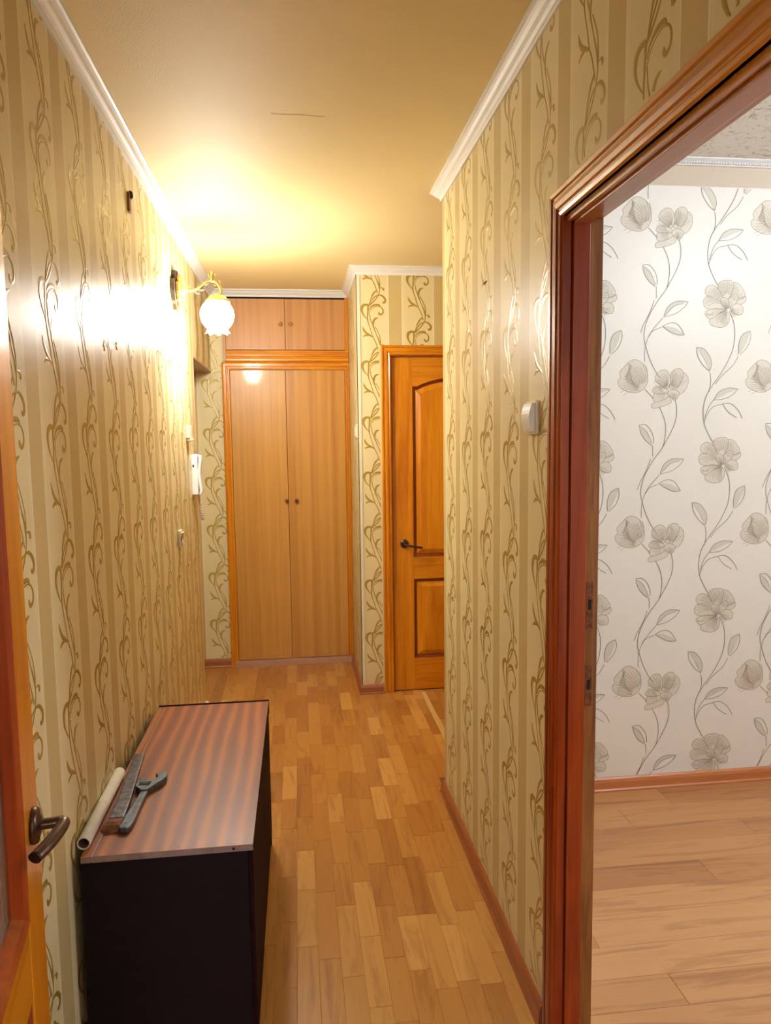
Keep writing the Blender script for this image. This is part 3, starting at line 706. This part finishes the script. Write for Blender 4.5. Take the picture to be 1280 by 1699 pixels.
# ------------------------------------------------------------------ papered box over the entrance recess
bx = empty('overhead_box', (-0.66, 4.47, 1.975)); tag(bx, 'papered overhead box with bare wooden underside, beyond the wall lamp', 'overhead box')
mb = MB(); mb.box(-0.79, XL-0.001, YE+0.001, YB-0.001, 1.985, H-0.046)
scrolls(mb, lambda u, v, h: (XL+h, u, v), [4.25, 4.515, 4.78], 1.99, H-0.05, [0.1], 1, lambda u, v: YE+0.01 < u < YB-0.01)
mb.build('body', ['paper_left', 'gold_pale'], bx, fix=False)
MB().box(-0.79, XL, YE+0.001, YB-0.001, 1.973, 1.985).build('bottom_board', 'sill', bx)
# white end piece at the foot of the left wall
o = MB().prism([(0, 0), (0.028, 0), (0.028, 0.03), (0.012, 0.062), (0, 0.062)], lambda u, v, d: (XL+u, YE+0.002+d, v), -0.03, 0.0).build('skirting_end_cap', 'plastic', None, 0.001)
tag(o, 'small white plastic skirting end piece at the foot of the left wall corner', 'end cap')
# pale strip on the floor by the far door
o = MB().prism([(0, 0), (0.030, 0), (0.025, 0.008), (0.005, 0.008)], lambda u, v, d: (0.708+u, d, v+0.0002), 3.02, 4.165).build('floor_strip', 'stick', None, 0.001)
tag(o, 'pale wooden threshold strip on the floor in front of the far door', 'floor strip')
# ------------------------------------------------------------------ low cabinet
CX0, CX1, CY0, CY1, CZ = -0.522, -0.126, 1.667, 2.644, 0.555
cab = empty('low_cabinet', ((CX0+CX1)/2, (CY0+CY1)/2, 0)); tag(cab, 'low dark cabinet with striped reddish veneer top against the left wall', 'cabinet')
MB().box(CX0+0.026, CX1, CY0+0.001, CY1-0.008, CZ-0.016, CZ, {'+z': 0, '-y': 1, '': 2}).build('top', ['sapele', 'cab_edge', 'cab_front'], cab, 0.0008)
MB().box(CX0, CX0+0.0245, CY0+0.001, CY1-0.008, CZ-0.016, CZ-0.0005, {'+z': 0, '-y': 1, '': 0}).build('back_strip', ['sapele', 'cab_edge'], cab, 0.0008)
MB().box(CX0+0.0247, CX0+0.0258, CY0+0.002, CY1-0.009, CZ-0.014, CZ+0.0002).build('edge_seam', 'stick', cab)
MB().box(CX0, CX1+0.001, CY1-0.008, CY1, CZ-0.05, CZ+0.003).build('end_lip', 'cab_front', cab, 0.0008)
MB().box(CX0, CX1-0.013, CY0, CY0+0.016, 0.0, CZ-0.016).build('side_panel', 'cab_dark', cab, 0.001)
MB().box(CX0, CX1-0.002, CY1-0.024, CY1-0.008, 0.0, CZ-0.016).build('side_panel', 'cab_dark', cab, 0.001)
MB().box(CX0, CX0+0.006, CY0+0.016, CY1-0.024, 0.02, CZ-0.016).build('back_panel', 'cab_dark', cab)
MB().box(CX0+0.006, CX1-0.004, CY0+0.016, CY1-0.024, 0.04, 0.056).build('bottom_panel', 'cab_dark', cab)
MB().box(CX1-0.030, CX1-0.012, CY0+0.016, CY1-0.024, 0.0, 0.04).build('plinth', 'cab_dark', cab)
ym = (CY0+CY1)/2
MB().box(CX1-0.012, CX1-0.001, CY0+0.004, ym-0.001, 0.058, CZ-0.020).build('door', 'cab_front', cab, 0.001)
MB().box(CX1-0.012, CX1-0.001, ym+0.001, CY1-0.010, 0.058, CZ-0.020).build('door', 'cab_front', cab, 0.001)
MB().lathe([(0.0, 0.0008), (0.0032, 0.0008), (0.0034, 0.0)], (-0.172, CY0+0.0008, CZ-0.008), (0, -1, 0), 12).build('screw_hole', 'dark_slot', cab)
# ------------------------------------------------------------------ tools on the cabinet
TY0, TY1, TR = 1.70, 2.075, 0.0155
def ringtube():
    A, B = Vector((-0.5225, TY0, CZ+TR)), Vector((-0.5275, TY1, CZ+TR-0.0005)); d = (B-A).normalized(); L = (B-A).length
    mb = MB().lathe([(TR-0.003, 0.003), (TR-0.0028, 0), (TR, 0), (TR, L*0.47), (TR+0.0006, L*0.47+.001), (TR+0.0006, L*0.47+.006), (TR, L*0.47+.007), (TR, L), (TR-0.003, L)], A, d, 28, 0, False)
    o = mb.build('cardboard_tube', 'tube'); MB().lathe([(TR-0.003, 0.001), (TR-0.003, L-0.001)], A, d, 28, 0, False).build('inside', 'tube_in', o)
    return o
tag(ringtube(), 'white rolled tube lying along the wall edge of the cabinet top', 'tube')
bar = empty('pry_bar', (-0.49, 1.98, CZ)); tag(bar, 'flat dark steel bar with rusty bent end between tube and wrench', 'metal bar')
pa = [(-0.5005, 2.21, CZ+0.0045), (-0.489, 2.05, CZ+0.008), (-0.476, 1.90, CZ+0.014), (-0.4715, 1.80, CZ+0.018)]
R = []
for (x, y, z), wd in zip(pa, (0.030, 0.033, 0.035, 0.037)):
    R.append([(x-wd/2, y, z-0.003), (x+wd/2, y, z-0.003), (x+wd/2, y, z+0.004), (x+wd/2-0.004, y, z+0.005), (x-wd/2+0.004, y, z+0.005), (x-wd/2, y, z+0.004)])
MB().rings(R, 0, False).build('bar_body', 'steel', bar, 0.0008)
R = []
for y, z, wl, wr_, t in ((1.80, CZ+0.018, 0.0185, 0.0185, 0.007), (1.786, CZ+0.0175, 0.020, 0.018, 0.006), (1.774, CZ+0.014, 0.026, 0.017, 0.005), (1.766, CZ+0.008, 0.031, 0.014, 0.004), (1.763, CZ+0.0025, 0.024, 0.008, 0.003)):
    xc = -0.4715
    R.append([(xc-wl, y-0.001, z-t/2+.0005), (xc+wr_, y, z-t/2+.0005), (xc+wr_, y+0.001, z+t/2), (xc-wl, y, z+t/2)])
MB().rings(R, 0, False).build('bent_end', 'rust', bar, 0.0008)
# adjustable wrench: local u across, v along the handle towards the jaws
wr = empty('adjustable_wrench', (-0.4445, 1.765, CZ), -0.06); tag(wr, 'blue-grey adjustable wrench lying on the cabinet beside the steel bar', 'wrench')
wm = lambda u, v, d: (u, v, d)
HND = [(a*1.25, b) for a, b in [(-0.011, 0.0), (-0.013, 0.02), (-0.012, 0.05), (-0.0095, 0.10), (-0.008, 0.15), (-0.008, 0.185), (0.008, 0.185), (0.008, 0.15), (0.0095, 0.10), (0.012, 0.05), (0.013, 0.02), (0.011, 0.0), (0.006, -0.007), (-0.006, -0.007)]]
MB().prism(HND[::-1], wm, 0.002, 0.0165).build('handle', 'steel_blue', wr, 0.003, True)
MB().prism([(-0.004, 0.015), (0.004, 0.015), (0.0032, 0.17), (-0.0032, 0.17)], wm, 0.0155, 0.0175).build('handle_rib', 'steel', wr, 0.0008, True)
HEAD = [(-0.008, 0.182), (-0.016, 0.192), (-0.030, 0.205), (-0.034, 0.222), (-0.022, 0.236), (-0.006, 0.240), (0.006, 0.243), (0.014, 0.247), (0.018, 0.256), (0.014, 0.268), (0.007, 0.276), (0.010, 0.287), (0.022, 0.292), (0.034, 0.287), (0.041, 0.274), (0.042, 0.258), (0.036, 0.240), (0.024, 0.220), (0.014, 0.200), (0.008, 0.184)]
MB().prism(HEAD[::-1], wm, 0.001, 0.021).build('fixed_jaw', 'steel_blue', wr, 0.002, True)
MJ = [(-0.030, 0.226), (-0.004, 0.238), (-0.006, 0.246), (-0.015, 0.252), (-0.022, 0.264), (-0.030, 0.270), (-0.036, 0.258), (-0.036, 0.240)]
MB().prism(MJ[::-1], wm, 0.003, 0.018).build('movable_jaw', 'steel', wr, 0.0015, True)
MB().box(-0.022, 0.008, 0.206, 0.228, 0.0200, 0.0216).build('slot', 'dark_slot', wr, 0.0003, True)
mb = MB()
for k in range(5): mb.lathe([(0.002, -0.0016), (0.0062, -0.001), (0.0062, 0.001), (0.002, 0.0016)], (-0.015+k*0.0042, 0.2165, 0.0185), (1, 0, 0), 14)
mb.build('worm_screw', 'steel_blue', wr, 0, True)
# ------------------------------------------------------------------ wall lamp
LY = 3.49
lp = empty('wall_lamp', (XL, LY, 2.215)); tag(lp, 'lit brass wall lamp with white glass globe on carved wooden plate', 'wall lamp')
LX = lambda px: -0.353+(px-360)*0.00274
LZ = lambda py: 2.1035-(py-522)*0.00274
PL = [(0.0, -0.125), (0.022, -0.112), (0.030, -0.085), (0.046, -0.070), (0.052, -0.040), (0.058, -0.015), (0.060, 0.030), (0.050, 0.055), (0.030, 0.066), (0.036, 0.090), (0.024, 0.118), (0.0, 0.126)]
out = PL + [(-a, b) for a, b in PL[-2:0:-1]]
MB().prism(out, lambda u, v, d: (XL+d, LY+1.75*u, 2.203+v*0.76), 0.0, 0.020).build('back_plate', 'unlit_plate_peg', lp, 0.003)  # dark colour stands in for shade on the side turned from the globe
MB().prism([(a*0.78, b*0.82) for a, b in out], lambda u, v, d: (XL+d, LY+1.75*u, 2.203+v*0.76), 0.020, 0.036).build('front_plate', 'lampwood', lp, 0.004)
MB().lathe([(0.030, 0), (0.028, 0.006), (0.018, 0.012), (0.012, 0.022), (0.008, 0.028)], (XL+0.036, LY, 2.212), (1, 0, 0), 20).build('rosette', 'brass', lp)
AP = [(XL+0.060, 2.212), (LX(322.6), LZ(482.6)), (LX(333), LZ(477.5)), (LX(341), LZ(471)), (LX(350), LZ(466.6)), (LX(359), LZ(468.6)), (LX(365.5), LZ(475.5)), (LX(368.5), LZ(484)), (LX(367), LZ(491))]
arm = MB().tube([(x, LY, z) for x, z in cat_rom(AP, 5)], 0.0052, 10).build('arm', 'brass', lp)
def leaflet(x, z, a, L, curl, sy=0):
    pts = [(x+L*t*math.cos(a+curl*t), LY+sy*L*t, z+L*t*math.sin(a+curl*t)) for t in (0, .25, .5, .75, 1)]
    return MB().tube(pts, [L*.10, L*.20, L*.22, L*.15, L*.05], 6, 0, True, 0.35)
for (x, z, a, L, c) in [(LX(325), LZ(481), -1.9, 0.030, 1.2), (LX(331), LZ(479), -1.4, 0.036, 1.6), (LX(336), LZ(476), 2.4, 0.022, -1.0), (LX(341), LZ(471), -1.2, 0.024, 1.4), (LX(345), LZ(469), 2.1, 0.018, -1), (LX(363), LZ(474), -2.2, 0.022, -1.4), (LX(366), LZ(476), 0.5, 0.030, 1.2), (LX(368), LZ(483), 0.2, 0.024, 1.4), (LX(319), LZ(481), 1.3, 0.022, 1.3)]:
    leaflet(x, z, a, L, c).build('leaf', 'brass', lp)
fx, fz = LX(354), LZ(466)
mb = MB().lathe([(0.004, 0), (0.009, 0.006), (0.005, 0.012), (0.010, 0.020), (0.004, 0.030), (0.006, 0.036), (0.0, 0.046)], (fx, LY, fz), (0, 0, 1), 12)
for sx in (-1, 1):
    mb.tube([(fx, LY, fz+0.010), (fx+sx*0.012, LY, fz+0.014), (fx+sx*0.016, LY, fz+0.026), (fx+sx*0.010, LY, fz+0.030)], [0.003, 0.003, 0.0035, 0.002], 6)
mb.build('finial', 'brass', lp)
GX, GZ = -0.351, 2.101
MB().lathe([(0.006, 0.034), (0.018, 0.030), (0.040, 0.018), (0.054, 0.002), (0.058, -0.006), (0.054, -0.006), (0.038, 0.010), (0.016, 0.022)], (GX+0.004, LY, GZ+0.064), (0, 0, 1), 24).build('shade_cap', 'brass', lp)
gl = MB(); prof = []
for k in range(17):
    a = math.radians(62-k*(62+48)/16); prof.append((0.077*math.cos(a), 0.077*math.sin(a)))
prof += [(0.046, -0.060), (0.046, -0.065), (0.050, -0.073), (0.053, -0.080)]
R = []
for i, (r, h) in enumerate(prof):
    fl_ = max(0, i-17)/3.0
    R.append([(GX+(r*(1+0.05*fl_*math.cos(8*t)))*math.cos(t), LY+(r*(1+0.05*fl_*math.cos(8*t)))*math.sin(t), GZ+h-0.005*fl_*math.cos(8*t)) for t in [2*math.pi*k/48 for k in range(48)]])
gl.rings(R, 0, True, False); gl.build('globe_shade', 'globe', lp)
# ------------------------------------------------------------------ small things on the left wall
it = empty('intercom_handset', (XL, 3.875, 1.35)); tag(it, 'white intercom handset unit on the left wall below the small beige box', 'intercom')
MB().box(XL, XL+0.030, 3.835, 3.915, 1.245, 1.455, 0).build('base_unit', 'plastic', it, 0.004)
hp = cat_rom([(XL+0.046, 1.450), (XL+0.050, 1.43), (XL+0.046, 1.39), (XL+0.042, 1.35), (XL+0.046, 1.30), (XL+0.050, 1.265), (XL+0.046, 1.246)], 4)
rr = [[(x-0.014, y, z) if s_ == 0 else (x, y, z) for y, s_ in ((3.847, 0), (3.847, 1), (3.893, 1), (3.893, 0))] for x, z in hp]
MB().rings(rr, 0, False).build('handset', 'plastic', it, 0.003)
MB().box(XL+0.006, XL+0.014, 3.8338, 3.8352, 1.388, 1.402).build('call_button', 'steel', it)
mb = MB(); P = []
cen = cat_rom([(XL+0.026, 3.88, 1.245), (XL+0.030, 3.88, 1.20), (XL+0.038, 3.885, 1.15), (XL+0.042, 3.89, 1.115), (XL+0.035, 3.90, 1.118), (XL+0.028, 3.905, 1.18), (XL+0.02, 3.905, 1.245)], 14)
for k, (x, y, z) in enumerate(cen): P.append((x+0.005*math.cos(k*1.5), y+0.005*math.sin(k*1.5), z))
mb.tube(P, 0.0026, 6); mb.build('coiled_cord', 'pinkcord', it)
o = MB().box(XL, XL+0.022, 3.685, 3.755, 1.535, 1.60).box(XL, XL+0.030, 3.69, 3.75, 1.522, 1.536).build('wall_box', 'cream_plastic', None, 0.004)
tag(o, 'small beige box on the left wall just above the white intercom', 'wall box')
sw = empty('light_switch', (XL, 3.36, 1.08)); tag(sw, 'small cream light switch low on the left wall, before the intercom', 'light switch')
MB().box(XL, XL+0.012, 3.325, 3.40, 1.043, 1.118).build('switch_plate', 'cream_plastic', sw, 0.003)
MB().prism([(0.012, -0.026), (0.020, -0.026), (0.014, 0.0), (0.022, 0.027), (0.012, 0.027)], lambda u, v, d: (XL+u, 3.3625+d, 1.081+v), -0.026, 0.026).build('rocker', 'cream_plastic', sw, 0.001)
hk = empty('wall_hook', (XL, 2.60, 2.325)); tag(hk, 'old brown wooden peg high on the left wall near the cornice', 'wall hook')
MB().box(XL, XL+0.008, 2.588, 2.615, 2.285, 2.350).build('plate', 'brown', hk, 0.002)
MB().tube([(XL+0.006, 2.60, 2.352), (XL+0.012, 2.60, 2.350), (XL+0.014, 2.60, 2.338), (XL+0.010, 2.60, 2.330)], 0.005, 8).build('peg', 'unlit_plate_peg', hk)
def star(y, z, r, lab, n=4):
    pts = [((r if k % 2 == 0 else r*0.35)*math.cos(math.pi*k/n), (r if k % 2 == 0 else r*0.35)*math.sin(math.pi*k/n)) for k in range(2*n)]
    o = MB().prism(pts, lambda u, v, d: (XL+d, y+u, z+v), 0.0, 0.0015).build('star_sticker', 'lampwood', None, 0); tag(o, lab, 'star sticker')
star(2.20, 1.793, 0.016, 'tiny four-pointed brown star on the left wall, nearer the camera')
star(2.345, 1.810, 0.014, 'tiny brown six-pointed star on the left wall, nearer the lamp', 6)
# ------------------------------------------------------------------ right wall switch, staple; side wall switch
sw = empty('light_switch', (XR, 1.79, 1.56)); tag(sw, 'white rocker light switch on the right wall beside the doorway frame', 'light switch')
MB().box(XR-0.009, XR, 1.742, 1.824, 1.520, 1.604).build('switch_plate', 'cream_plastic', sw, 0.003)
R = []
for t in [k/8 for k in range(9)]:
    z = 1.528+0.070*t; dd = 0.011+0.013*math.sin(math.pi*min(1, t*0.75+0.12))
    R.append([(XR-0.009, 1.750, z), (XR-dd, 1.750, z), (XR-dd, 1.816, z), (XR-0.009, 1.816, z)])
MB().rings(R, 0, False).build('rocker', 'plastic', sw, 0.001)
o = MB().tube(cat_rom([(XR, 2.245, 2.000), (XR-0.003, 2.252, 1.997), (XR-0.003, 2.275, 1.997), (XR, 2.282, 2.001)], 3), 0.0018, 6).build('staple', 'brown')
tag(o, 'tiny dark staple mark high on the right wall', 'staple')
sw = empty('light_switch', (X2, 4.30, 1.57)); tag(sw, 'small cream switch seen edge-on beside the far door corner', 'light switch')
MB().box(X2-0.010, X2, 4.262, 4.342, 1.530, 1.612).build('switch_plate', 'cream_plastic', sw, 0.003)
MB().box(X2-0.016, X2-0.010, 4.274, 4.330, 1.542, 1.600).build('rocker', 'cream_plastic', sw, 0.002)
# ------------------------------------------------------------------ ceiling globes outside the frame: flowered room's lamp, near room's added fill
def ceiling_globe(x, y, r, mat, lab):
    e = empty('ceiling_lamp', (x, y, HR)); tag(e, lab, 'ceiling lamp')
    MB().lathe([(0.06, 0), (0.06, -0.02), (0.03, -0.035), (0.03, -0.06)], (x, y, HR), (0, 0, 1), 24).build('mount', 'white', e)
    MB().lathe([(r*math.cos(math.radians(a)), r*math.sin(math.radians(a))) for a in range(80, -91, -10)], (x, y, HR-0.05-r), (0, 0, 1), 32, 0, False).build('globe_shade', mat, e)
ceiling_globe(2.35, 1.35, 0.12, 'globe_room', 'lit round glass ceiling lamp of the flowered room')
ceiling_globe(0.0, -1.7, 0.12, 'globe_fill', 'added round fill lamp on the near room ceiling behind the camera')  # added to brighten the near end of the hall
